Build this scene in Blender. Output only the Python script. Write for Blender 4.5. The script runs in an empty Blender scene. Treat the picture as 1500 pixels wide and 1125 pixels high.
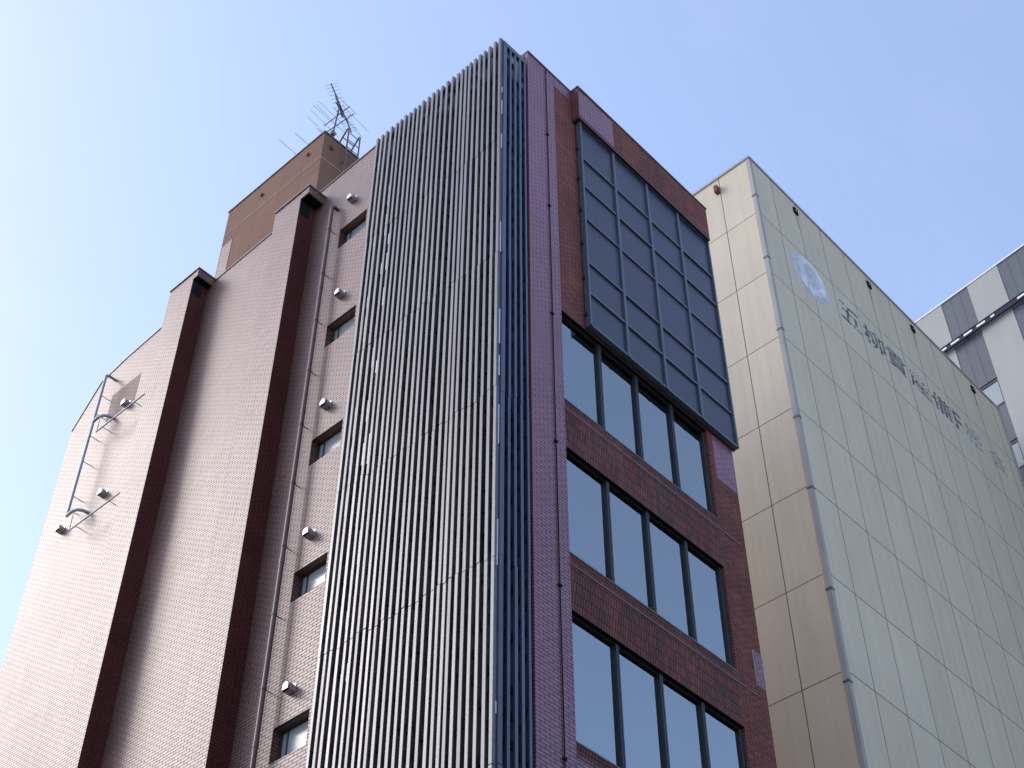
import bpy, bmesh, math, random
from mathutils import Vector, Matrix
random.seed(7)
sc = bpy.context.scene
R = math.radians
# ------------------------------------------------------------------ camera
cam = bpy.data.objects.new('camera', bpy.data.cameras.new('camera'))
sc.collection.objects.link(cam); sc.camera = cam
CAM = Vector((-12.66, -12.08, 1.6))
ax_r = Vector((0.67906, -0.73408, 0.0)).normalized()
ax_f = Vector((0.51035, 0.47390, 0.71761)).normalized()
ax_u = ax_r.cross(ax_f).normalized()
ax_r = ax_f.cross(ax_u).normalized()
M = Matrix((ax_r, ax_u, -ax_f)).transposed().to_4x4()
M.translation = CAM
cam.matrix_world = M
cam.data.sensor_width = 36.0
cam.data.lens = 2194.6 / 1500 * 36
cam.data.clip_start = 0.1; cam.data.clip_end = 3000
# ------------------------------------------------------------------ light
SUN = Vector((-0.37, 0.73, 0.60)).normalized()
elev = math.asin(SUN.z); rot = math.atan2(SUN.x, SUN.y)
w = bpy.data.worlds.new("World"); sc.world = w; w.use_nodes = True
nt = w.node_tree; bg = nt.nodes['Background']
sky = nt.nodes.new('ShaderNodeTexSky'); sky.sky_type = 'NISHITA'; sky.sun_disc = False
sky.sun_elevation = elev; sky.sun_rotation = rot
sky.air_density = 1.0; sky.dust_density = 1.3; sky.ozone_density = 3.2; sky.altitude = 0
# thin high haze: the clear-sky colour slightly whitened, with faint cirrus wisps
tcw = nt.nodes.new('ShaderNodeTexCoord'); mpw = nt.nodes.new('ShaderNodeMapping'); mpw.inputs['Scale'].default_value = (3.0, 5.0, 4.0); mpw.inputs['Rotation'].default_value = (.4, .3, .9)
nzw = nt.nodes.new('ShaderNodeTexNoise'); nzw.inputs['Scale'].default_value = 1.6; nzw.inputs['Detail'].default_value = 9; nzw.inputs['Roughness'].default_value = .62; nzw.inputs['Distortion'].default_value = .6
mrw = nt.nodes.new('ShaderNodeMapRange'); mrw.inputs['From Min'].default_value = .50; mrw.inputs['From Max'].default_value = .85; mrw.inputs['To Min'].default_value = .26; mrw.inputs['To Max'].default_value = .44
tint = nt.nodes.new('ShaderNodeVectorMath'); tint.operation = 'MULTIPLY'; tint.inputs[1].default_value = (1.12, .99, .98)
mxw = nt.nodes.new('ShaderNodeMix'); mxw.data_type = 'RGBA'; mxw.inputs[7].default_value = (1.55, 1.98, 2.65, 1)
nt.links.new(tcw.outputs['Generated'], mpw.inputs[0]); nt.links.new(mpw.outputs[0], nzw.inputs['Vector']); nt.links.new(nzw.outputs['Fac'], mrw.inputs['Value'])
nt.links.new(sky.outputs[0], tint.inputs[0]); nt.links.new(tint.outputs[0], mxw.inputs[6]); nt.links.new(mrw.outputs[0], mxw.inputs[0])
nt.links.new(mxw.outputs[2], bg.inputs[0]); bg.inputs[1].default_value = 0.15
sl = bpy.data.lights.new('sun', 'SUN'); sl.energy = .44; sl.angle = R(19); sl.color = (1, .965, .88)
so = bpy.data.objects.new('sun', sl); sc.collection.objects.link(so)
so.rotation_euler = SUN.to_track_quat('Z', 'Y').to_euler(); so.location = (0, 0, 60)
sc.view_settings.view_transform = 'Standard'; sc.view_settings.look = 'None'
sc.view_settings.gamma = 1; sc.view_settings.exposure = 1.34
# ------------------------------------------------------------------ materials
def mat(name, col, rough=.6, metal=0.0, spec=.5, noise=0.0, nscale=3.0, bump=0.0, coat=0.0):
    m = bpy.data.materials.new(name); m.use_nodes = True
    n = m.node_tree; b = n.nodes['Principled BSDF']
    b.inputs['Base Color'].default_value = (*col, 1); b.inputs['Roughness'].default_value = rough
    b.inputs['Metallic'].default_value = metal; b.inputs['Specular IOR Level'].default_value = spec
    b.inputs['Coat Weight'].default_value = coat
    if noise or bump:
        tc = n.nodes.new('ShaderNodeTexCoord')
        nz = n.nodes.new('ShaderNodeTexNoise'); nz.inputs['Scale'].default_value = nscale; nz.inputs['Detail'].default_value = 6
        mp = n.nodes.new('ShaderNodeMapping'); mp.inputs['Scale'].default_value = (1, 1, .35)
        n.links.new(tc.outputs['Object'], mp.inputs[0]); n.links.new(mp.outputs[0], nz.inputs['Vector'])
        if noise:
            mr = n.nodes.new('ShaderNodeMapRange'); mr.inputs['From Min'].default_value = .3; mr.inputs['From Max'].default_value = .7
            mr.inputs['To Min'].default_value = 1 - noise; mr.inputs['To Max'].default_value = 1 + noise
            n.links.new(nz.outputs['Fac'], mr.inputs['Value'])
            mx = n.nodes.new('ShaderNodeVectorMath'); mx.operation = 'SCALE'; mx.inputs[0].default_value = col
            n.links.new(mr.outputs[0], mx.inputs['Scale']); n.links.new(mx.outputs[0], b.inputs['Base Color'])
        if bump:
            n2 = n.nodes.new('ShaderNodeTexNoise'); n2.inputs['Scale'].default_value = nscale * 8
            n.links.new(tc.outputs['Object'], n2.inputs['Vector'])
            bp = n.nodes.new('ShaderNodeBump'); bp.inputs['Strength'].default_value = bump; bp.inputs['Distance'].default_value = .01
            n.links.new(n2.outputs['Fac'], bp.inputs['Height']); n.links.new(bp.outputs[0], b.inputs['Normal'])
    return m

def facade_coords(n):
    """2-D wall coordinate: along-wall distance in X, height in Y, picked by the face normal."""
    tc = n.nodes.new('ShaderNodeTexCoord'); sp = n.nodes.new('ShaderNodeSeparateXYZ')
    n.links.new(tc.outputs['Object'], sp.inputs[0])
    ge = n.nodes.new('ShaderNodeNewGeometry'); sn = n.nodes.new('ShaderNodeSeparateXYZ')
    n.links.new(ge.outputs['True Normal'], sn.inputs[0])
    ab = n.nodes.new('ShaderNodeMath'); ab.operation = 'ABSOLUTE'; n.links.new(sn.outputs['X'], ab.inputs[0])
    gt = n.nodes.new('ShaderNodeMath'); gt.operation = 'GREATER_THAN'; gt.inputs[1].default_value = .5; n.links.new(ab.outputs[0], gt.inputs[0])
    mi = n.nodes.new('ShaderNodeMix'); mi.data_type = 'FLOAT'
    n.links.new(gt.outputs[0], mi.inputs[0]); n.links.new(sp.outputs['X'], mi.inputs[2]); n.links.new(sp.outputs['Y'], mi.inputs[3])
    cb = n.nodes.new('ShaderNodeCombineXYZ'); n.links.new(mi.outputs[0], cb.inputs[0]); n.links.new(sp.outputs['Z'], cb.inputs[1])
    return tc, cb

def tile_mat(name, c1, c2, mortar, bw, bh, ms, rough, rmort=.9, spec=.5, bump=.4, var=.2, offset=.5, coat=0, croug=.1, big=.12):
    m = bpy.data.materials.new(name); m.use_nodes = True
    n = m.node_tree; b = n.nodes['Principled BSDF']
    tc, cb = facade_coords(n)
    br = n.nodes.new('ShaderNodeTexBrick'); br.offset = offset; br.squash = 1
    br.inputs['Color1'].default_value = (*c1, 1); br.inputs['Color2'].default_value = (*c2, 1); br.inputs['Mortar'].default_value = (*mortar, 1)
    br.inputs['Scale'].default_value = 1; br.inputs['Brick Width'].default_value = bw; br.inputs['Row Height'].default_value = bh
    br.inputs['Mortar Size'].default_value = ms; br.inputs['Mortar Smooth'].default_value = .1; br.inputs['Bias'].default_value = 0
    n.links.new(cb.outputs[0], br.inputs['Vector'])
    nz = n.nodes.new('ShaderNodeTexNoise'); nz.inputs['Scale'].default_value = .9; nz.inputs['Detail'].default_value = 8; nz.inputs['Roughness'].default_value = .65
    mp = n.nodes.new('ShaderNodeMapping'); mp.inputs['Scale'].default_value = (1, 1, .4)
    n.links.new(tc.outputs['Object'], mp.inputs[0]); n.links.new(mp.outputs[0], nz.inputs['Vector'])
    mr = n.nodes.new('ShaderNodeMapRange'); mr.inputs['From Min'].default_value = .3; mr.inputs['From Max'].default_value = .7
    mr.inputs['To Min'].default_value = 1 - var; mr.inputs['To Max'].default_value = 1 + var
    # batches of tile laid at different times: large blocks of slightly different tone
    bb = n.nodes.new('ShaderNodeTexBrick'); bb.inputs['Color1'].default_value = (.9, .9, .9, 1); bb.inputs['Color2'].default_value = (1.08, 1.08, 1.08, 1); bb.inputs['Mortar'].default_value = (1, 1, 1, 1)
    bb.inputs['Scale'].default_value = 1; bb.inputs['Brick Width'].default_value = bw*6; bb.inputs['Row Height'].default_value = bh*9; bb.inputs['Mortar Size'].default_value = 0
    n.links.new(cb.outputs[0], bb.inputs['Vector'])
    bm_ = n.nodes.new('ShaderNodeVectorMath'); bm_.operation = 'MULTIPLY'; n.links.new(br.outputs['Color'], bm_.inputs[0]); n.links.new(bb.outputs['Color'], bm_.inputs[1])
    # rain streaks
    ns = n.nodes.new('ShaderNodeTexNoise'); ns.inputs['Scale'].default_value = 1; ns.inputs['Detail'].default_value = 5
    ms_ = n.nodes.new('ShaderNodeMapping'); ms_.inputs['Scale'].default_value = (5, 5, .18); n.links.new(tc.outputs['Object'], ms_.inputs[0]); n.links.new(ms_.outputs[0], ns.inputs['Vector'])
    mm = n.nodes.new('ShaderNodeMath'); mm.operation = 'MULTIPLY_ADD'; mm.inputs[1].default_value = .5; n.links.new(ns.outputs['Fac'], mm.inputs[0])
    hf = n.nodes.new('ShaderNodeMath'); hf.operation = 'MULTIPLY'; hf.inputs[1].default_value = .5; n.links.new(nz.outputs['Fac'], hf.inputs[0]); n.links.new(hf.outputs[0], mm.inputs[2])
    n.links.new(mm.outputs[0], mr.inputs['Value'])
    mx = n.nodes.new('ShaderNodeVectorMath'); mx.operation = 'SCALE'
    n.links.new(bm_.outputs[0], mx.inputs[0]); n.links.new(mr.outputs[0], mx.inputs['Scale']); n.links.new(mx.outputs[0], b.inputs['Base Color'])
    ro = n.nodes.new('ShaderNodeMapRange'); ro.inputs['To Min'].default_value = rough; ro.inputs['To Max'].default_value = rmort
    n.links.new(br.outputs['Fac'], ro.inputs['Value'])
    n3 = n.nodes.new('ShaderNodeMath'); n3.operation = 'MULTIPLY_ADD'; n3.inputs[1].default_value = big; 
    n.links.new(nz.outputs['Fac'], n3.inputs[0]); n.links.new(ro.outputs[0], n3.inputs[2]); n.links.new(n3.outputs[0], b.inputs['Roughness'])
    sp_ = n.nodes.new('ShaderNodeMapRange'); sp_.inputs['To Min'].default_value = spec; sp_.inputs['To Max'].default_value = spec*.25
    n.links.new(br.outputs['Fac'], sp_.inputs['Value']); n.links.new(sp_.outputs[0], b.inputs['Specular IOR Level'])
    if coat:
        b.inputs['Coat Roughness'].default_value = croug
        cw = n.nodes.new('ShaderNodeMapRange'); cw.inputs['To Min'].default_value = coat; cw.inputs['To Max'].default_value = 0
        n.links.new(br.outputs['Fac'], cw.inputs['Value']); n.links.new(cw.outputs[0], b.inputs['Coat Weight'])
    inv = n.nodes.new('ShaderNodeMath'); inv.operation = 'SUBTRACT'; inv.inputs[0].default_value = 1; n.links.new(br.outputs['Fac'], inv.inputs[1])
    bp = n.nodes.new('ShaderNodeBump'); bp.inputs['Strength'].default_value = bump; bp.inputs['Distance'].default_value = .006
    n.links.new(inv.outputs[0], bp.inputs['Height']); n.links.new(bp.outputs[0], b.inputs['Normal'])
    return m

TILE = tile_mat('glazed_tile', (.165, .075, .052), (.205, .10, .068), (.06, .034, .026), .21, .070, .008, .46, rmort=.75, spec=1.0, var=.2, coat=.33, croug=.40, big=.10)
TILE_P = tile_mat('glazed_tile_front', (.25, .075, .12), (.31, .105, .155), (.085, .035, .055), .21, .070, .007, .30, rmort=.7, spec=.9, var=.08, coat=.3, croug=.3, big=.15)
BRICK = tile_mat('matte_brick', (.29, .085, .06), (.17, .06, .05), (.06, .035, .035), .22, .070, .008, .7, rmort=.9, spec=.35, var=.25, big=.1)
SOLDIER = tile_mat('soldier_brick', (.26, .075, .055), (.11, .06, .055), (.05, .03, .035), .065, .22, .008, .7, rmort=.9, spec=.35, var=.3, offset=.5, big=.1)
PENT = tile_mat('brown_render', (.25, .14, .10), (.24, .135, .095), (.19, .11, .08), .5, .22, .006, .8, rmort=.9, spec=.2, var=.1, bump=.15)
BEIGE = tile_mat('beige_panel', (.73, .65, .50), (.69, .615, .47), (.17, .13, .09), 1.37, 2.8, .014, .75, rmort=.9, spec=.2, var=.09, offset=0, bump=.6)
GREY_L = mat('pale_cladding', (.34, .355, .33), .6, noise=.04, nscale=1)
GREY_D = mat('dark_cladding', (.085, .10, .11), .55, noise=.08, nscale=1)
BARS = [mat('louvre_steel_%s' % k, c, .36, 0, 1.0, noise=.2, nscale=2.5, bump=.1, coat=.15) for k, c in
        (('plain', (.078, .078, .078)), ('worn', (.105, .10, .092)), ('dull', (.052, .052, .058)))]
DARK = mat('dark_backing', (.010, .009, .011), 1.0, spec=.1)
BROWNDARK = mat('stair_wall', (.07, .035, .03), .8, noise=.2)
WHITE = mat('white_paint', (.8, .8, .8), .5)
COPING = mat('coping_metal', (.12, .13, .14), .4, .3, noise=.1)
CONC = mat('pale_render', (.42, .36, .28), .8, noise=.2)
TILE_D = tile_mat('stained_tile', (.12, .045, .04), (.15, .055, .05), (.03, .014, .016), .21, .070, .008, .5, rmort=.8, spec=.6, var=.12, big=.12)
RIBSIDE = tile_mat('shaded_side_tile', (.105, .035, .032), (.125, .042, .037), (.05, .02, .018), .21, .070, .007, .8, rmort=.9, spec=.15, var=.15, big=.1)  # matte copy of the tile with the rib side's shade put into its colour
SILLC = mat('sill_brick', (.17, .10, .11), .6, noise=.2, nscale=6)
PANEL = mat('panel_dark', (.045, .045, .08), .38, 0, .5, noise=.12, nscale=1.2)
def random_tone(m, amt):
    n = m.node_tree; b = n.nodes['Principled BSDF']; oi = n.nodes.new('ShaderNodeObjectInfo')
    mr = n.nodes.new('ShaderNodeMapRange'); mr.inputs['To Min'].default_value = 1-amt; mr.inputs['To Max'].default_value = 1+amt
    n.links.new(oi.outputs['Random'], mr.inputs['Value']); sc_ = n.nodes.new('ShaderNodeVectorMath'); sc_.operation = 'SCALE'
    l = b.inputs['Base Color'].links
    if l: src = l[0].from_socket; n.links.new(src, sc_.inputs[0])
    else: sc_.inputs[0].default_value = b.inputs['Base Color'].default_value[:3]
    n.links.new(mr.outputs[0], sc_.inputs['Scale']); n.links.new(sc_.outputs[0], b.inputs['Base Color'])
    r = n.nodes.new('ShaderNodeMapRange'); r.inputs['To Min'].default_value = b.inputs['Roughness'].default_value*.8; r.inputs['To Max'].default_value = b.inputs['Roughness'].default_value*1.2
    n.links.new(oi.outputs['Random'], r.inputs['Value']); n.links.new(r.outputs[0], b.inputs['Roughness'])
random_tone(PANEL, .3)
BARS_R = [mat('louvre_blue_shade_%s' % k, c, .38, 0, .9, noise=.2, nscale=2.5, coat=.15) for k, c in (('plain', (.045, .06, .12)), ('worn', (.06, .075, .135)), ('dull', (.035, .048, .10)))]  # louvre steel tinted blue for the sky-lit shade on the front side
for m_ in BARS: random_tone(m_, .15)
PFRAME = mat('panel_frame', (.10, .13, .15), .4, .2, .5)
FRAME = mat('window_frame', (.045, .045, .05), .4, .3)
STEEL = mat('stainless', (.62, .63, .66), .28, .9)
PIPE = mat('painted_pipe', (.15, .09, .075), .45, 0, .5, noise=.1)
GALV = mat('galvanised', (.42, .48, .52), .5, .2)
RUST = mat('rust', (.16, .055, .03), .8, noise=.3, nscale=20)
TRIM = mat('beige_trim', (.40, .385, .36), .8, noise=.08)
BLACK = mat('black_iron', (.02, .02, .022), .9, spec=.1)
ANT = mat('antenna_alu', (.16, .17, .19), .45, .5)
INT_C = mat('room_ceiling', (.72, .72, .70), .9)
INT_W = mat('room_wall', (.35, .37, .40), .9)
CURT = mat('curtain', (.75, .76, .74), .8)
ASPH = mat('asphalt', (.06, .06, .062), .9, noise=.2, nscale=4, bump=.3)
PAVE = tile_mat('paving', (.3, .29, .27), (.26, .25, .24), (.12, .12, .11), .6, .3, .008, .8, var=.1)
GROUND = mat('ground', (.22, .20, .17), .95, noise=.15, nscale=.2)
WPAINT = mat('road_paint', (.75, .75, .72), .7)

def glass_mat(name, ior, tint, rtint=(.86, .93, 1)):
    m = bpy.data.materials.new(name); m.use_nodes = True; n = m.node_tree
    for x in list(n.nodes): n.nodes.remove(x)
    o = n.nodes.new('ShaderNodeOutputMaterial'); mi = n.nodes.new('ShaderNodeMixShader')
    fr = n.nodes.new('ShaderNodeFresnel'); fr.inputs[0].default_value = ior
    tr = n.nodes.new('ShaderNodeBsdfTransparent'); tr.inputs[0].default_value = (*tint, 1)
    gl = n.nodes.new('ShaderNodeBsdfGlossy'); gl.inputs[0].default_value = (*rtint, 1); gl.inputs[1].default_value = .015
    nz = n.nodes.new('ShaderNodeTexNoise'); nz.inputs['Scale'].default_value = .7
    bp = n.nodes.new('ShaderNodeBump'); bp.inputs['Strength'].default_value = .05; bp.inputs['Distance'].default_value = .02
    tc = n.nodes.new('ShaderNodeTexCoord'); n.links.new(tc.outputs['Object'], nz.inputs['Vector'])
    n.links.new(nz.outputs['Fac'], bp.inputs['Height']); n.links.new(bp.outputs[0], gl.inputs['Normal'])
    n.links.new(fr.outputs[0], mi.inputs[0]); n.links.new(tr.outputs[0], mi.inputs[1]); n.links.new(gl.outputs[0], mi.inputs[2])
    n.links.new(mi.outputs[0], o.inputs[0]); return m
GLASS = glass_mat('glass_tinted', 4.4, (.9, .94, .98), (.92, .98, 1))
GLASS_S = mat('glass_frosted', (.30, .34, .34), .22, 0, .8)

def faded(name, col, amount, scale=9):
    """weathered paint that has partly flaked off the wall"""
    m = bpy.data.materials.new(name); m.use_nodes = True; n = m.node_tree
    b = n.nodes['Principled BSDF']; b.inputs['Base Color'].default_value = (*col, 1); b.inputs['Roughness'].default_value = .7
    o = n.nodes['Material Output']; tr = n.nodes.new('ShaderNodeBsdfTransparent'); mi = n.nodes.new('ShaderNodeMixShader')
    tc = n.nodes.new('ShaderNodeTexCoord'); nz = n.nodes.new('ShaderNodeTexNoise'); nz.inputs['Scale'].default_value = scale; nz.inputs['Detail'].default_value = 5
    mr = n.nodes.new('ShaderNodeMapRange'); mr.inputs['From Min'].default_value = .35; mr.inputs['From Max'].default_value = .62
    mr.inputs['To Min'].default_value = amount[0]; mr.inputs['To Max'].default_value = amount[1]
    n.links.new(tc.outputs['Object'], nz.inputs['Vector']); n.links.new(nz.outputs['Fac'], mr.inputs['Value'])
    n.links.new(mr.outputs[0], mi.inputs[0]); n.links.new(tr.outputs[0], mi.inputs[1]); n.links.new(b.outputs[0], mi.inputs[2])
    n.links.new(mi.outputs[0], o.inputs[0]); return m
LETTER = faded('faded_letter_paint', (.16, .155, .21), (.0, .85), 7)
GHOST = faded('ghost_letter_paint', (.42, .47, .56), (0, .6))
LOGO_B = faded('faded_logo_blue', (.72, .73, .80), (.55, .9), 3)
LOGO_W = faded('faded_logo_white', (.86, .84, .87), (.7, 1), 3)
DRIP = faded('rust_stain', (.2, .09, .05), (.05, .6), 14)

# ------------------------------------------------------------------ mesh helpers
class MB:
    def __init__(s): s.v = []; s.f = []; s.m = []; s.sm = []; s.mi = 0
    def add(s, v, f, smooth=False):
        k = len(s.v); s.v += [tuple(p) for p in v]
        for q in f: s.f.append([i + k for i in q]); s.m.append(s.mi); s.sm.append(smooth)
    def box(s, x0, x1, y0, y1, z0, z1):
        v = [(x0,y0,z0),(x1,y0,z0),(x1,y1,z0),(x0,y1,z0),(x0,y0,z1),(x1,y0,z1),(x1,y1,z1),(x0,y1,z1)]
        s.add(v, [(0,3,2,1),(4,5,6,7),(0,1,5,4),(1,2,6,5),(2,3,7,6),(3,0,4,7)])
    def prism_x(s, poly, x0, x1):        # poly in (y,z)
        n = len(poly); v = [(x0, y, z) for y, z in poly] + [(x1, y, z) for y, z in poly]
        s.add(v, [list(range(n)), list(range(2*n-1, n-1, -1))] + [(i, i+n, (i+1) % n + n, (i+1) % n) for i in range(n)])
    def prism_y(s, poly, y0, y1):        # poly in (x,z)
        n = len(poly); v = [(x, y0, z) for x, z in poly] + [(x, y1, z) for x, z in poly]
        s.add(v, [list(range(n)), list(range(2*n-1, n-1, -1))] + [(i, i+n, (i+1) % n + n, (i+1) % n) for i in range(n)])
    def tube(s, pts, r, n=10, cap=True):
        pts = [Vector(p) for p in pts]; rings = []; k = len(s.v)
        up = None; vs = []
        for i, p in enumerate(pts):
            d = (pts[min(i+1, len(pts)-1)] - pts[max(i-1, 0)]).normalized()
            if up is None:
                up = d.orthogonal().normalized()
            else:
                up = (up - d * up.dot(d)); up = up.normalized() if up.length > 1e-6 else d.orthogonal().normalized()
            b = d.cross(up); rr = r[i] if isinstance(r, (list, tuple)) else r
            vs += [p + (up * math.cos(2*math.pi*j/n) + b * math.sin(2*math.pi*j/n)) * rr for j in range(n)]
        fs = []
        for i in range(len(pts)-1):
            for j in range(n): fs.append((i*n+j, i*n+(j+1) % n, (i+1)*n+(j+1) % n, (i+1)*n+j))
        s.add(vs, fs, True)
        if cap:
            s.add(vs[:n], [list(range(n))[::-1]]); s.add(vs[-n:], [list(range(n))])
    def build(s, name, mats, parent=None, bevel=0):
        me = bpy.data.meshes.new(name); me.from_pydata(s.v, [], s.f)
        if not isinstance(mats, (list, tuple)): mats = [mats]
        for m in mats: me.materials.append(m)
        for p, mi, sm in zip(me.polygons, s.m, s.sm): p.material_index = mi; p.use_smooth = sm
        bm = bmesh.new(); bm.from_mesh(me); bmesh.ops.recalc_face_normals(bm, faces=bm.faces); bm.to_mesh(me); bm.free()
        o = bpy.data.objects.new(name, me); sc.collection.objects.link(o)
        if parent is not None: o.parent = parent; o.matrix_parent_inverse = Matrix.Identity(4); o.location = -world_loc(parent)
        if bevel:
            bv = o.modifiers.new('bevel', 'BEVEL'); bv.width = bevel; bv.segments = 2; bv.limit_method = 'ANGLE'; bv.harden_normals = False
        return o
def world_loc(o):
    p = Vector(o.location)
    while o.parent: o = o.parent; p += Vector(o.location)
    return p
def thing(name, label, cat, loc, group=None):
    o = bpy.data.objects.new(name, None); sc.collection.objects.link(o); o.location = loc
    o['label'] = label; o['category'] = cat
    if group: o['group'] = group
    return o
def struct(o): o['kind'] = 'structure'; return o
def bx(name, m, parent, *a, bevel=0):
    b = MB(); b.box(*a); return b.build(name, m, parent, bevel)
def arc(c, a0, a1, r, n, fn): return [fn(c, a0 + (a1-a0)*i/n, r) for i in range(n+1)]

# ------------------------------------------------------------------ setting
b = MB(); b.add([(-900,-900,-.02),(900,-900,-.02),(900,900,-.02),(-900,900,-.02)], [(0,1,2,3)]); struct(b.build('ground', GROUND))
b = MB(); b.box(-300, 300, -13.0, -4.5, -.3, -.008); struct(b.build('road', ASPH))
b = MB(); b.box(-12.0, -4.0, 0.0, 300, -.3, -.007); struct(b.build('side_road', ASPH))
b = MB()
for i in range(-20, 21): b.box(i*8., i*8.+4, -8.85, -8.70, -.02, -.003)
struct(b.build('lane_marking', WPAINT))
b = MB(); b.box(-3.85, 300, -4.35, .0, -.2, .12); b.box(-3.85, 0.0, .0, 300, -.2, .12); struct(b.build('pavement', PAVE))
b = MB(); b.box(-4.0, 300, -4.5, -4.35, -.2, .135); b.box(-4.0, -3.85, -4.35, 300, -.2, .135); struct(b.build('kerb', CONC))
b = MB(); b.box(-300, 300, -17.5, -13.0, -.2, .12); struct(b.build('far_pavement', PAVE))

# unseen buildings behind and beside the viewer, added to cut low sky light
def added_block(name, label, x0, x1, y0, y1, h, wallm, floors, face):
    o = thing(name, label, 'building', ((x0+x1)/2, (y0+y1)/2, 0))
    b = MB(); b.box(x0, x1, y0, y1, .12, h); b.box(x0-.15, x1+.15, y0-.15, y1+.15, h, h+.4); b.build('wall', wallm, o)
    for k in range(floors):
        z = 1.2 + k*(h-1)/floors; zt = z + 1.6
        b = MB()
        if face == '+Y': b.box(x0+1, x1-1, y1+.002, y1+.05, z, zt)
        else: b.box(x1+.002, x1+.05, y0+1, y1-1, z, zt)
        f = b.build('window_band', FRAME, o)
        b = MB()
        if face == '+Y': b.box(x0+1.06, x1-1.06, y1+.052, y1+.06, z+.06, zt-.06)
        else: b.box(x1+.052, x1+.06, y0+1.06, y1-1.06, z+.06, zt-.06)
        b.build('pane', GLASS, f)
CTX = [mat('context_stone', (.24, .22, .20), .8, noise=.1, nscale=.5), mat('context_pale', (.52, .46, .36), .8, noise=.1, nscale=.5), mat('context_brown', (.18, .12, .10), .8, noise=.1, nscale=.5)]
added_block('added_stone_block', 'unseen stone-coloured block added directly across the main street behind the viewer', -9, 9, -34, -17.6, 24, CTX[0], 7, '+Y')
added_block('added_wide_block', 'wide unseen grey block added across the main street facing the beige building', 9.5, 34, -36, -17.6, 14, CTX[1], 4, '+Y')
added_block('added_brown_block', 'unseen brown block added on the near side of the street crossing, left behind the viewer', -34, -10, -34, -17.6, 20, CTX[2], 6, '+Y')
added_block('added_low_block', 'low unseen stone-coloured block added across the side street', -30, -13, 1, 22, 11, CTX[0], 3, '+X')
added_block('added_narrow_block', 'narrow unseen grey block added at the far end of the side street', -28, -13, 23, 40, 13, CTX[1], 4, '+X')

# ------------------------------------------------------------------ tiled building
B = thing('office_building', 'tall red-brown tiled office block with a dark vertical louvre screen wrapping its corner', 'building', (0, 0, 0))
WX = .8
wz = [(15.22, 15.93), (18.63, 19.33), (22.05, 22.78), (25.55, 26.275), (28.965, 29.69)]
wz = [(15.22 - 3.44*k, 15.93 - 3.44*k) for k in (4, 3, 2, 1)] + wz
b = MB()
b.prism_x([(6.0, 0), (6.0, 32.1), (11.0, 31.95), (14.8, 31.66), (15.94, 31.46), (16.9, 30.18), (17.05, 0)], WX, 1.1)
b.box(WX, 1.1, 4.05, 5.06, 0, 32.14)
z = 0
for a, c in wz:
    b.box(WX, 1.1, 5.06, 6.0, z, a); z = c
b.box(WX, 1.1, 5.06, 6.0, z, 32.12)
b.build('side_wall', TILE, B)
# coping on the side wall
b = MB()
pts = [(4.05, 32.14), (6.0, 32.1), (11.0, 31.95), (14.8, 31.66), (15.94, 31.46), (16.9, 30.18)]
b.prism_x(pts + [(y, z+.035) for y, z in reversed(pts)], WX-.02, 1.14)
b.build('coping', COPING, B)
# front wall : tiled pillar, brick spandrels and pier
fz = [(13.5, 15.9), (17.02, 19.4), (20.54, 22.95)]
fz = [(13.5 - 3.52*k, 15.9 - 3.52*k) for k in (3, 2, 1)] + fz
b = MB(); b.box(.85, 1.72, 0, .35, 0, 31.0); b.build('tiled_pillar', TILE_P, B)
b = MB(); z = 0
b.box(1.72, 6.2, 0, .35, fz[-1][1], 31.0)
b.box(6.2, 7.06, 0, .35, 0, 31.0)
b.box(6.9, 7.06, .35, 17.0, 0, 31.0)
b.build('front_wall', BRICK, B)
z = 0
for a, c in fz:
    b = MB(); b.box(1.7201, 6.1999, 0, .35, z, a); b.build('spandrel', SOLDIER, B); z = c
# slightly proud sill course under each window, and patches of replaced glazed tile
for a, c in fz[1:]:
    b = MB(); b.box(1.722, 6.9, -.012, -.0005, a-.23, a-.19); b.build('sill_course', SILLC, B)
    b = MB(); b.box(1.722, 6.198, -.012, .2, a+.001, a+.03); b.build('window_sill', COPING, B)
b = MB(); b.box(6.36, 7.064, -.004, -.0005, 21.75, 22.98); b.build('tile_patch', TILE_P, B)
b = MB(); b.box(6.80, 7.064, -.004, -.0005, 17.10, 17.78); b.build('tile_patch', TILE_P, B)
b = MB(); b.box(6.78, 6.80, -.006, -.0005, 17.08, 17.80); b.box(6.78, 7.066, -.006, -.0005, 17.80, 17.82); b.box(6.78, 7.066, -.006, -.0005, 17.06, 17.08); b.build('patch_border', CONC, B)
b = MB(); b.box(1.722, 2.9, -.004, -.0005, 12.5, 13.26); b.build('tile_patch', TILE_P, B)
b = MB(); b.box(1.722, 2.32, -.004, -.0005, 30.62, 31.0); b.build('tile_patch', TILE_P, B)
# coping on the front
b = MB(); b.box(.84, 2.33, -.02, .37, 31.0, 31.05); b.build('coping', COPING, B)
# cornice box
b = MB(); b.box(2.33, 7.12, -.2, -.001, 29.86, 31.04); b.box(2.33, 7.12, -.001, .36, 31.002, 31.04); b.build('cornice', BRICK, B)
b = MB(); b.box(2.345, 3.55, -.204, -.2005, 29.93, 30.93); b.build('tile_patch', TILE_P, B)
b = MB(); b.box(2.31, 7.14, -.22, .38, 31.04, 31.085); b.build('coping', COPING, B)
b = MB(); b.box(2.33, 7.12, -.2, -.001, 29.82, 29.858); b.build('cornice_soffit', FRAME, B)
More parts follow.
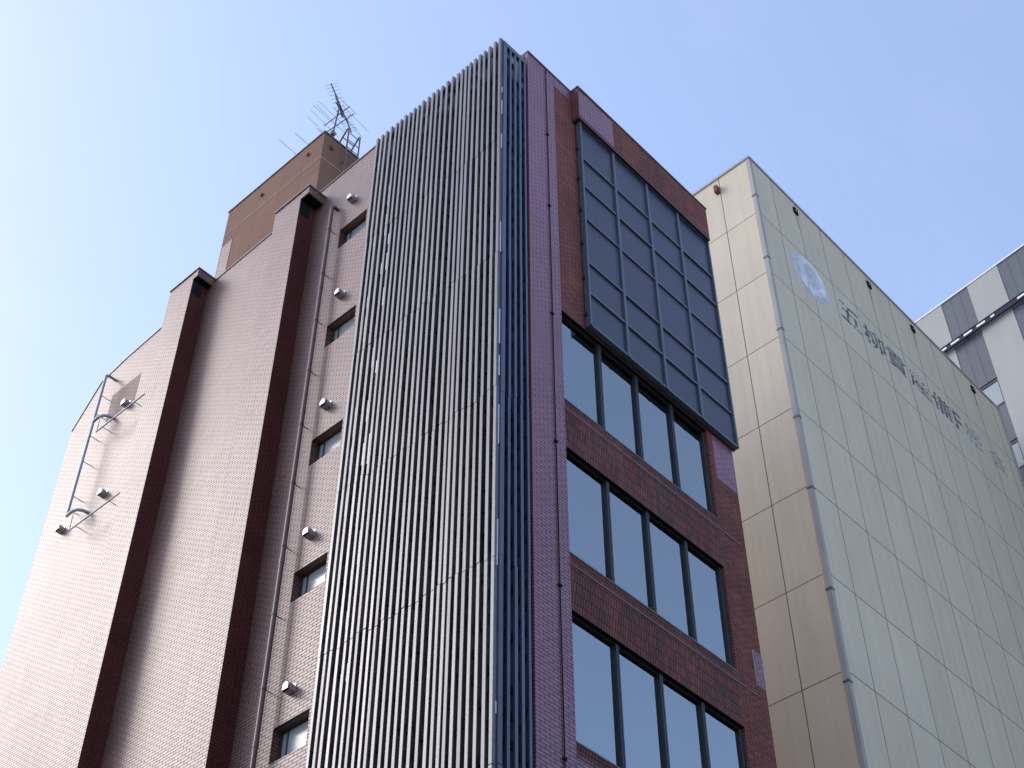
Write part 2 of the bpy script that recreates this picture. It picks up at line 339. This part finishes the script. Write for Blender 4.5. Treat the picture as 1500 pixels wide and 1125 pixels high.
# core and room slabs
b = MB(); b.box(1.1, 6.9, 5.0, 17.0, 0, 30.0); b.box(1.1, 6.9, 17.0, 17.05, 0, 30.0); b.build('core', INT_W, B)
b = MB()
b.box(.85, 6.9, .35, 5.0, 30.0, 30.3)
for a, c in fz: b.box(1.12, 6.9, .352, 5.0, c+.22, c+.52)
b.build('floor_slab', INT_C, B)
b = MB()
for a, c in fz:
    for yy in (1.6, 3.3): b.box(1.12, 6.9, yy, yy+.25, c-.12, c+.218)
    b.box(3.9, 4.15, .36, 5.0, c-.06, c+.216)
b.build('ceiling_beam', INT_W, B)
b = MB(); b.box(1.10, 1.12, 6.0, 6.4, 0, 30); b.box(1.1, 1.12, .35, 5.0, 0, 30); b.build('inner_wall', INT_W, B)
b = MB(); b.box(1.1, 6.9, 5.0, 17.0, 30.0, 30.3); b.build('roof', CONC, B)

# front windows: one window per storey with four panes
for a, c in fz:
    fr = MB(); y0, y1 = .075, .14
    fr.box(1.72, 6.2, y0, y1, c-.04, c); fr.box(1.72, 6.2, y0, y1, a+.031, a+.07)
    fr.box(6.12, 6.2, y0-.02, y1, a+.07, c-.04); fr.box(1.72, 1.78, y0, y1, a+.07, c-.04)
    for xm in (2.87, 3.98, 5.09):
        fr.box(xm-.036, xm-.007, y0-.035, y1, a+.07, c-.04); fr.box(xm+.007, xm+.036, y0-.035, y1, a+.07, c-.04); fr.box(xm-.008, xm+.008, y0-.005, y1, a+.07, c-.04)
    win = fr.build('window', FRAME, B)
    lp = MB(); lp.box(1.725, 6.195, .002, .074, c-.012, c-.001); lp.build('lintel_shade_plate', DARK, win)  # dark plate under the lintel, painting the soffit's shade black
    rb = MB()
    for k_, (u0, u1) in enumerate(((1.80, 2.83), (2.92, 3.94), (4.03, 5.05), (5.14, 6.12))): rb.box(u0, u1, .146, .15, c-(.62, .66, .60, .64)[k_], c-.042)
    rb.build('roller_blind', WHITE, win)
    xs = [1.78, 2.83, 2.91, 3.94, 4.02, 5.05, 5.13, 6.12]
    for k in range(4):
        p = MB(); p.box(xs[2*k], xs[2*k+1], .105, .115, a+.07, c-.04); p.build('pane', GLASS, win)
    # blind box behind the glass head

# side windows
for a, c in wz:
    fr = MB()
    fr.box(.98, 1.04, 5.06, 6.0, c-.04, c); fr.box(.98, 1.04, 5.06, 6.0, a, a+.035)
    fr.box(.98, 1.04, 5.955, 6.0, a+.035, c-.04); fr.box(.98, 1.04, 5.06, 5.1, a+.035, c-.04)
    fr.box(.985, 1.035, 5.80, 5.84, a+.035, c-.04)
    win = fr.build('window', FRAME, B)
    p = MB(); p.box(1.0, 1.01, 5.1, 5.80, a+.035, c-.04); p.build('pane', GLASS_S, win)
    p = MB(); p.box(1.0, 1.01, 5.84, 5.955, a+.035, c-.04); p.build('pane', GLASS_S, win)
    p = MB(); p.box(1.06, 1.07, 5.06, 6.0, a-.2, c+.2); p.build('blind', CURT, win)

# ribs (pilasters) with overhanging caps
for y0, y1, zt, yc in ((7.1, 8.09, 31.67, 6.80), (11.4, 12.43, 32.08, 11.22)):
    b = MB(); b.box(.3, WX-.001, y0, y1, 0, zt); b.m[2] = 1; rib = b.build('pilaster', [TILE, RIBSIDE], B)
    b = MB(); b.box(.33, WX-.03, yc+.03, y0-.002, zt-.285, zt-.272); b.build('cap_shade_plate', DARK, rib)  # dark plate giving the cap's underside its shade as colour
    b = MB(); b.box(.297, WX-.001, yc, y0-.001, zt-.27, zt); b.build('pilaster_cap', TILE, rib)
    b = MB(); b.box(.27, WX+.2, yc-.02, y1+.01, zt, zt+.04); b.build('coping', COPING, rib)
    b = MB(); b.box(.34, .60, y0-.012, y0-.001, zt-.80, zt-.27); b.build('rib_shade_patch', BLACK, rib)  # dark plate put in for the shaded, vent-like patch under the cap
# darker replaced tile near the far pipe
b = MB(); b.prism_x([(13.85, 29.35), (13.85, 30.35), (15.1, 30.35), (15.1, 29.35)], WX-.004, WX-.0005); b.build('tile_patch', TILE_D, B)

# vent caps
def vent(y, z, s=1.0):
    # hooded stainless vent: short collar on the wall, half-round hood
    r = .085*s; d = .17*s
    b = MB(); n = 14; out = []
    for i in range(n+1):
        a = math.pi*i/n; out.append((y + r*math.cos(a), z + r*math.sin(a)))
    out += [(y - r, z - r*1.05), (y + r, z - r*1.05)]
    m = len(out); v = []; fs = []
    for k, (xx, sc_) in enumerate(((WX-.001, 1.0), (WX-d*.75, 1.0), (WX-d, .82))):
        for (yy, zz) in out: v.append((xx, y + (yy-y)*sc_, z + (zz-z)*sc_))
    for k in range(2):
        for i in range(m):
            if k == 1 and i == m-2: continue
            fs.append((k*m+i, k*m+(i+1) % m, (k+1)*m+(i+1) % m, (k+1)*m+i))
    fs.append(tuple(range(2*m, 3*m))); b.add(v, fs)
    o = b.build('vent_cap', STEEL, B)
    f = MB(); f.box(WX-.012, WX-.001, y-r*1.06, y+r*1.06, z-r*1.0, z+r*1.06); f.build('flange', STEEL, o)
    return o
for z in (13.1, 16.55, 20.04, 23.51, 27.0, 30.5): vent(5.60, z)
vent(14.12, 29.34); vent(14.10, 26.2); vent(15.80, 26.02)

# brown drainpipe
px, py = .62, 6.19
b = MB(); top = 30.62
path = [(WX+.02, py, top)] + [(px+.1 - .1*math.sin(t), py, top-.1+.1*math.cos(t)) for t in [i*math.pi/2/5 for i in range(6)]] + [(px, py, .2)]
b.tube(path, .047, 14); pipe = b.build('drainpipe', PIPE, B)
z = 29.7
while z > 1:
    c = MB(); c.tube([(px, py, z-.02), (px, py, z+.02)], .056, 14); c.tube([(px, py, z), (WX, py, z)], .011, 6); c.build('pipe_clip', PIPE, pipe)
    z -= 1.62
c = MB()
for z in (27.6, 23.6, 19.6, 15.6, 11.6): c.tube([(px, py, z-.06), (px, py, z+.06)], .053, 14)
c.build('pipe_socket', PIPE, pipe)

# galvanised conduit and rods on the far end of the side wall
cx, cy = .5, 15.18
b = MB()
b.tube([(WX, cy, 31.0)] + [(cx+.09-.09*math.sin(t), cy, 30.91+.09*math.cos(t)) for t in [i*math.pi/8 for i in range(5)]] + [(cx, cy, 25.93)], .038, 12)
cond = b.build('conduit', GALV, B)
for z in (30.2, 28.7, 27.8, 26.6, 26.15, 29.5):
    c = MB(); c.tube([(cx, cy, z), (WX, cy, z)], .012, 6); c.build('bracket', GALV, cond)
for z in (29.22, 25.95):
    c = MB(); c.tube([(cx, cy, z), (cx, cy-.12, z+.01), (cx, cy-.25, z+.01), (cx+.05, cy-.38, z), (cx+.15, cy-.45, z), (WX, cy-.47, z)], .042, 10); c.build('branch', GALV, cond)
for z in (28.63, 25.28):
    c = MB(); c.tube([(cx, 12.84, z), (cx, 14.87, z)], .02, 8)
    for yy in (13.25, 14.6): c.tube([(cx, yy, z), (WX, yy, z)], .011, 6)
    c.tube([(cx, 14.85, z), (cx, 14.87, z+.55)], .012, 6); c.build('rod', GALV, B)

# cable with clips down the tiled pillar
b = MB(); b.tube([(1.44, -.018, 30.98), (1.442, -.018, 24), (1.436, -.018, 16), (1.44, -.018, 3)], .011, 6); cab = b.build('cable', BLACK, B)
for z in (28.4, 25.9, 22.6, 19.3, 16.2, 13.1, 10): bx('cable_clip', BLACK, cab, 1.405, 1.475, -.035, -.001, z-.02, z+.02)

# louvre screen
LB = [3.956,3.805,3.66,3.491,3.325,3.181,3.041,2.887,2.746,2.609,2.464,2.299,2.14,1.999,1.845,1.69,1.518,1.356,1.215,1.092,.972,.822,.671,.523,.375,.209,.068]
JZ = [1.6 + 3.6*k for k in range(9)]
def bar(fix, hw, side, ztop):
    b = MB(); z0 = .15; j = random.uniform(-.35, .35)
    edges = [z for z in [q + random.choice((0, 0, .04, -.05)) - (fix*.0) for q in JZ] if z < ztop-.5] + [ztop]
    z0 = .15
    for e in edges:
        b.mi = random.choices((0, 1, 2), (6, 2, 3))[0]
        dx = random.uniform(-.005, .005); dy = random.uniform(-.005, .005)
        if side == 'L': b.box(0+dx, .15+dx, fix-hw+dy, fix+hw+dy, z0, e-.004)
        else: b.box(fix-hw+dy, fix+hw+dy, 0+dx, .14+dx, z0, e-.003)
        z0 = e
    return b.build('louvre_bar', BARS if side == 'L' else BARS_R, B, bevel=.006)
for i, y in enumerate(LB): bar(y, random.uniform(.033, .037), 'L', 30.62 + random.uniform(-.02, .02))
for x, hw in ((.13, .047), (.294, .030), (.448, .032), (.604, .032), (.752, .026)): bar(x, hw, 'R', 30.40)
b = MB()
for i in range(len(LB)-1):
    ya, yb_ = LB[i+1]+.036, LB[i]-.036
    z = 1 + random.uniform(0, .5)
    while z < 30.3:
        b.box(.03, .12, ya, yb_, z, z+.16); z += random.choice((.45, .9, .45, 1.35)) 
for xa, xb_ in ((.177, .26), (.328, .412), (.484, .568), (.64, .724)):
    z = 1 + random.uniform(0, .45)
    while z < 30.2: b.box(xa, xb_, .035, .10, z, z+.12); z += random.choice((.45, .9, .45))
b.build('spacer', DARK, B)
b = MB()
for k in range(9):
    z = 1.5 + 3.5*k; b.box(.13, .2, .12, 4.0, z, z+.1); b.box(.2, .85, .12, .19, z, z+.1)
b.build('screen_rail', DARK, B)
b = MB(); b.box(.06, .10, .1, 4.0, 30.28, 30.42); b.build('top_rail', BARS[0], B)
b = MB(); b.box(.083, .78, -.004, .11, 30.405, 30.56); b.build('top_rail', BARS[2], B)
b = MB(); b.box(.5, .849, .35, 4.049, 0, 30.3); b.build('stair_wall', BROWNDARK, B)
b = MB(); b.prism_y([(.55, 30.3), (.846, 30.3), (.846, 31.0), (.62, 30.72)], .115, .36); b.build('parapet_end', CONC, B)
# white strips standing in for bright light seen through gaps between the bars
b = MB()
for i in (1, 3, 4):
    y = LB[i+1]+.037; z = 2
    while z < 28: l = random.choice((.35, .55, .75)); b.box(.012, .024, y, y+random.uniform(.010, .022), z, z+l); z += l+random.choice((.3, .55, .9, 1.6))
b.build('light_slit_strip', WHITE, B)
b = MB(); z = 3
while z < 29: b.box(.35, .375, .125, .15, z, z+.4); z += random.choice((.7, 1.5, 2.6))
z = 3
while z < 29: l = random.choice((.2, .5, .9)); b.box(.045, .065, .02, .04, z, z+l); z += l + random.choice((.3, .7, 1.6, 2.4))
b.build('light_slit_strip', WHITE, B)

# dark panel screen
xs = [2.41, 3.57, 4.77, 5.92, 7.13]; zs = [23.0, 23.98, 24.93, 26.36, 27.48, 28.49, 29.82]
b = MB()
for i, x in enumerate(xs):
    w_ = .05 if i in (0, 4) else .035
    b.box(x-w_ if i else x, x+w_ if i < 4 else x, -.15, -.03, zs[0], zs[-1])
for i in range(4):
    xa = xs[i]+(.05 if i == 0 else .035); xb_ = xs[i+1]-(.05 if i == 3 else .035)
    for j, z in enumerate(zs): b.box(xa, xb_, -.138, -.03, z-(.0 if j == 0 else .028), z+(.06 if j == 0 else (.0 if j == len(zs)-1 else .028)))
scr = b.build('panel_screen', PFRAME, B)
for i in range(4):
    for j in range(6):
        p = MB(); p.box(xs[i]+.03, xs[i+1]-.03, -.10, -.06, zs[j]+.02, zs[j+1]-.02); po = p.build('panel', PANEL, scr)
b = MB(); b.box(2.41, 2.43, -.03, -.001, 23.0, 29.82); b.box(2.41, 7.13, -.03, -.001, 22.98, 23.0)
for z in (23.3, 24.4, 25.5, 26.6, 27.7, 28.8): b.box(2.375, 2.41, -.08, -.02, z, z+.1)
b.build('screen_mount', FRAME, scr)

# penthouse
b = MB(); b.box(1.8, 6.4, 8.67, 12.93, 30.3, 37.42)
pent = b.build('penthouse', PENT, B)
b = MB(); b.box(1.77, 6.43, 8.64, 12.96, 37.42, 37.47); b.build('coping', COPING, pent)
b = MB(); b.box(1.79, 1.799, 8.66, 12.93, 36.22, 36.25); b.box(1.79, 6.4, 8.66, 8.669, 36.22, 36.25); b.build('joint_strip', CONC, pent)
b = MB(); b.box(1.792, 1.7985, 12.45, 12.88, 33.9, 35.7); b.build('hatch_panel', TILE, pent)
b = MB(); b.box(1.787, 1.7985, 12.42, 12.45, 33.87, 35.73); b.box(1.787, 1.7985, 12.45, 12.91, 35.7, 35.73); b.box(1.787, 1.7985, 12.45, 12.91, 33.87, 33.9); b.build('hatch_frame', CONC, pent)
for y, z in ((9.3, 36.9), (11.3, 36.8)):
    b = MB(); b.box(1.74, 1.8, y-.03, y+.03, z-.06, z+.06); b.build('lug', RUST, pent)
b = MB(); b.box(2.05, 2.13, 8.60, 8.67, 36.85, 36.98); b.build('lug', RUST, pent)
# ladder
b = MB()
for x in (2.50, 2.94):
    b.tube([(x, 8.50, 30.4), (x, 8.50, 38.16), (x, 8.52, 38.22), (x, 8.58, 38.2), (x, 9.15, 37.46)], .026, 8)
lad = b.build('ladder', PIPE, B)
z = 30.8
while z < 38: c = MB(); c.tube([(2.5, 8.50, z), (2.94, 8.50, z)], .014, 6); c.build('rung', ANT, lad); z += .36
c = MB()
for z in (31.5, 34, 36.6):
    for x in (2.5, 2.94): c.tube([(x, 8.5, z), (x, 8.67, z)], .018, 6)
c.tube([(2.5, 8.75, 37.98), (2.94, 8.75, 37.98)], .016, 6)
c.build('stay', PIPE, lad)

# ------------------------------------------------------------------ aerials on the penthouse roof
A = thing('aerial_mast', 'cluster of metal television aerials on a leaning mast above the brown rooftop penthouse', 'aerial', (2.28, 9.1, 37.47))
b = MB(); b.tube([(2.24, 8.95, 37.47), (2.50, 9.15, 39.9)], .028, 8); b.build('mast', ANT, A)
b = MB(); b.tube([(2.24, 8.95, 37.55), (2.9, 9.9, 37.5)], .012, 6); b.box(2.17, 2.31, 8.88, 9.02, 37.47, 37.62); b.box(2.2, 2.34, 8.9, 9.05, 38.05, 38.2); b.build('mast_base', ANT, A)
def yagi(p0, p1, el, r=.014, re=.0055, cat=None):
    p0 = Vector(p0); p1 = Vector(p1); b = MB(); b.tube([p0, p1], r, 6); o = b.build('antenna_boom', ANT, A)
    d = (p1-p0); s_ = Vector((-d.y, d.x, 0)).normalized()
    for t, la, lb in el:
        c = p0 + d*t; e = MB(); e.tube([c - s_*la, c + s_*lb], re, 5); e.build('element', ANT, o)
    return o
yagi((1.60, 8.47, 39.5), (3.19, 9.295, 39.5), [(t, .19, .19) for t in (.02, .08, .15, .22, .30, .38, .46, .53, .60, .67, .74, .80, .86, .92, .98)], .02)
b = MB(); b.tube([(2.05, 8.78, 39.7), (2.6, 9.02, 39.38)], .035, 7); b.tube([(2.1, 8.8, 39.42), (2.9, 9.15, 39.62)], .02, 6); b.build('reflector', ANT, A)
o1 = [(2.468, 9.72, 39.5), (2.522, 8.65, 39.5)]
yagi(o1[0], o1[1], [(.0, .05, .05), (.25, .75, .35), (.45, .75, .4), (.62, .3, .75), (.97, .55, .35)], .016, .006)
yagi((2.3, 9.4, 38.6), (2.42, 8.25, 38.6), [(.0, .75, .35), (.2, .85, .35), (.42, .9, .4), (.7, .5, .8), (.93, .45, .75)], .016, .006)
yagi((2.25, 10.3, 38.0), (2.3, 8.8, 38.0), [(.05, .95, .3), (.4, .8, .5), (.8, .5, .9)], .016, .008)

# ------------------------------------------------------------------ beige building
BX, BY, BZ = 13.015, 1.5, 40.85
G = thing('beige_building', 'large windowless beige panel-clad building with a faded round logo and faded lettering', 'building', (BX, BY, 0))
def origin_shift(o, off):                     # panel grid starts at the corner
    me = o.data
    for v in me.vertices: v.co -= Vector(off)
    o.location = Vector(o.location) + Vector(off)
b = MB(); b.box(BX, 28.55, BY, 16, 0, BZ); wl = b.build('wall', BEIGE, G); origin_shift(wl, (BX-.2, BY-.17, BZ-2.75-2.8*14))
b = MB(); b.box(BX-.04, 28.6, BY-.04, 16.04, BZ, BZ+.1); b.build('coping', TRIM, G, bevel=.01)
b = MB(); b.box(BX-.035, BX+.10, BY-.035, BY-.001, 0, BZ-.12); b.box(BX-.035, BX-.001, BY-.001, BY+.11, 0, BZ-.12); tr = b.build('corner_trim', TRIM, G, bevel=.006)
b = MB(); b.box(28.40, 28.585, BY-.03, BY-.001, 0, BZ-.02); b.build('corner_trim', TRIM, G)
for z in (38.9, 35.9, 32.75, 29.3, 26.8, 23.6, 21.0):
    b = MB(); b.box(BX-.047, BX+.11, BY-.047, BY-.036, z-.03, z+.03); b.box(BX-.047, BX-.036, BY-.036, BY+.12, z-.03, z+.03); b.build('trim_clip', COPING, tr)
for x in (15.45, 19.72, 22.46, 26.47):
    b = MB(); b.box(x-.11, x+.11, BY-.05, BY-.001, 40.26, 40.54); hk = b.build('wall_hook', BLACK, G); b = MB(); b.box(x-.03, x+.04, BY-.06, BY-.0505, 40.37, 40.44); b.build('hook_eye', TRIM, hk)
    b = MB(); b.prism_y([(x-.03, 40.25), (x+.02, 40.25), (x+.01, 39.5), (x-.02, 39.5)], BY-.003, BY-.001); b.build('rust_streak', DRIP, hk)
b = MB(); b.box(BX-.16, BX-.001, 2.72, 2.84, 40.1, 40.42); b.build('wall_hook', RUST, G)
# logo: faded disc with a P-like mark
def disc_poly(cx, cz, rx, rz, a0=0, a1=2*math.pi, n=48): return [(cx + rx*math.cos(a0+(a1-a0)*i/n), cz + rz*math.sin(a0+(a1-a0)*i/n)) for i in range(n)]
LX, LZ, LR = 15.5, 37.10, .98
b = MB(); b.prism_y(disc_poly(LX, LZ, LR, LR*.98), BY-.003, BY-.001); lg = b.build('logo', LOGO_B, G)
b = MB()
def ring_part(cx, cz, r0, r1, a0, a1, n, y0, y1, sx=1.0):
    for i in range(n):
        p, q = a0+(a1-a0)*i/n, a0+(a1-a0)*(i+1)/n
        b.prism_y([(cx+sx*r0*math.cos(p), cz+r0*math.sin(p)), (cx+sx*r1*math.cos(p), cz+r1*math.sin(p)), (cx+sx*r1*math.cos(q), cz+r1*math.sin(q)), (cx+sx*r0*math.cos(q), cz+r0*math.sin(q))], y0, y1)
ring_part(LX+.08, LZ+.12, .48, .78, R(-95), R(150), 36, BY-.007, BY-.0045)
b.prism_y([(LX-.55, LZ+.45), (LX-.25, LZ+.55), (LX-.32, LZ-.75), (LX-.62, LZ-.62)], BY-.010, BY-.0075)
b.prism_y([(LX-.12, LZ-.35), (LX+.12, LZ-.35), (LX+.02, LZ-.88), (LX-.2, LZ-.86)], BY-.010, BY-.0075)
b.build('logo_mark', LOGO_W, lg)
# faded lettering
def glyph(ch, x0, x1, z0, z1, m, i):
    cu = bpy.data.curves.new('lettering', 'FONT'); cu.body = ch; cu.size = 1; cu.extrude = .002; cu.offset = .012
    t = bpy.data.objects.new('tmp_text', cu); sc.collection.objects.link(t)
    bpy.context.view_layer.update()
    me = bpy.data.meshes.new_from_object(t.evaluated_get(bpy.context.evaluated_depsgraph_get()))
    sc.collection.objects.unlink(t); bpy.data.objects.remove(t)
    if not me.vertices: return
    ax_, bx_ = min(v.co.x for v in me.vertices), max(v.co.x for v in me.vertices)
    ay_, by_ = min(v.co.y for v in me.vertices), max(v.co.y for v in me.vertices)
    for v in me.vertices:
        v.co = (x0 + (v.co.x-ax_)/(bx_-ax_)*(x1-x0), BY-.004+v.co.z*.5, z0 + (v.co.y-ay_)/(by_-ay_)*(z1-z0))
    me.materials.clear(); me.materials.append(m)
    o = bpy.data.objects.new('lettering', me); sc.collection.objects.link(o); o.parent = G; o.location = -Vector(G.location)
for i, (ch, x0, x1) in enumerate((('五', 17.08, 18.30), ('柳', 18.42, 19.68), ('貢', 19.76, 20.98), ('産', 21.12, 22.36), ('備', 22.50, 23.72), ('F', 23.9, 24.42))):
    glyph(ch, x0, x1, 36.66, 37.55, LETTER, i)
for ch, x0, x1 in (('株', 24.6, 25.7), ('会', 26.2, 27.3)):
    glyph(ch, x0, x1, 36.62, 37.55, GHOST, 0)

# ------------------------------------------------------------------ grey striped building
P0 = Vector((30.23, 1.528, 0)); d = Vector((.116, .993, 0)).normalized(); nn = Vector((-d.y, d.x, 0))   # nn points to the viewer side
H = thing('striped_tower', 'tall grey tower with pale and charcoal vertical stripes behind the beige building', 'building', P0)
def gp(s, o, z): return P0 + d*s + nn*o + Vector((0, 0, z))
def gbox(b, s0, s1, o0, o1, z0, z1):
    v = [gp(s0,o0,z0), gp(s1,o0,z0), gp(s1,o1,z0), gp(s0,o1,z0), gp(s0,o0,z1), gp(s1,o0,z1), gp(s1,o1,z1), gp(s0,o1,z1)]
    b.add(v, [(0,3,2,1),(4,5,6,7),(0,1,5,4),(1,2,6,5),(2,3,7,6),(3,0,4,7)])
TZ = 49.6
b = MB(); gbox(b, -12, 8, -12, -.3, 0, TZ-.05); b.build('wall', GREY_D, H)
b = MB()
for s0, s1 in ((4.1, 8.0), (1.55, 2.9), (-1.32, .2), (-4.2, -2.7), (-7.1, -5.6), (-10, -8.5)): gbox(b, s0, s1, -.299, 0, 0, TZ)
b.build('pale_stripe', GREY_L, H)
ws = [(44.15 - 3.3*k - 1.42, 44.15 - 3.3*k) for k in range(12)]
for s0, s1 in ((2.9, 4.1), (.2, 1.55), (-2.7, -1.32), (-5.6, -4.2), (-8.5, -7.1), (-12, -10)):
    b = MB()
    top = TZ
    gbox(b, s0, s1, -.299, -.02, ws[0][1], top); top = ws[0][0]
    for a, c in ws[1:]:
        q = MB(); gbox(q, s0, s1, -.299, -.02, c, top); q.build('spandrel_panel', GREY_D, H); top = a
    q = MB(); gbox(q, s0, s1, -.299, -.02, 0, top); q.build('spandrel_panel', GREY_D, H)
    for k in (1, 2): gbox(b, s0+(s1-s0)*k/3-.006, s0+(s1-s0)*k/3+.006, -.0199, -.012, ws[0][1], TZ)
    b.build('dark_stripe', GREY_D, H)
for s0, s1 in ((.2, 1.55), (-2.7, -1.32)):
    for a, c in ws[:7]:
        b = MB(); gbox(b, s0, s1, -.10, -.05, c-.14, c-.0); gbox(b, s0, s1, -.12, -.004, a, a+.08); gbox(b, s0, s0+.05, -.1, -.03, a+.08, c-.14); gbox(b, s1-.05, s1, -.1, -.03, a+.08, c-.14)
        wn = b.build('window', FRAME, H)
        b = MB(); gbox(b, s0+.05, s1-.05, -.085, -.08, a+.08, c-.14); b.build('pane', GLASS_S, wn)
        b = MB(); n = 40; vs = []
        for i in range(n+1):
            s = s0+.05+(s1-s0-.1)*i/n; o = -.16 + .03*math.sin(i*1.3)
            vs += [gp(s, o, a+.08), gp(s, o, c-.1)]
        b.add(vs, [(2*i, 2*i+2, 2*i+3, 2*i+1) for i in range(n)], True); b.build('curtain', CURT, wn)
b = MB(); gbox(b, -12, 8, -.35, .03, TZ, TZ+.07); b.build('coping', WHITE, H)
# perforated steel beam carried across the tower front
b = MB(); zb = 46.98
gbox(b, -12, 7.5, .12, .18, zb-.15, zb+.15); gbox(b, -12, 7.5, .18, .20, zb+.12, zb+.15); gbox(b, -12, 7.5, .18, .20, zb-.15, zb-.12)
for s in (-9, -6, -3, .9, 4): gbox(b, s-.04, s+.04, 0, .12, zb-.05, zb+.05)
gd = b.build('girder', mat('navy_steel', (.012, .012, .035), .6, spec=.3), H)
for s in (2.0, 1.35, .7, .05, -.52, -1.95, -2.6, -3.25, 2.65):
    l = .21 if s != -.52 else .09
    b = MB(); gbox(b, s-l, s+l, .181, .195, zb-.045, zb+.055); b.build('insert', WHITE, gd)
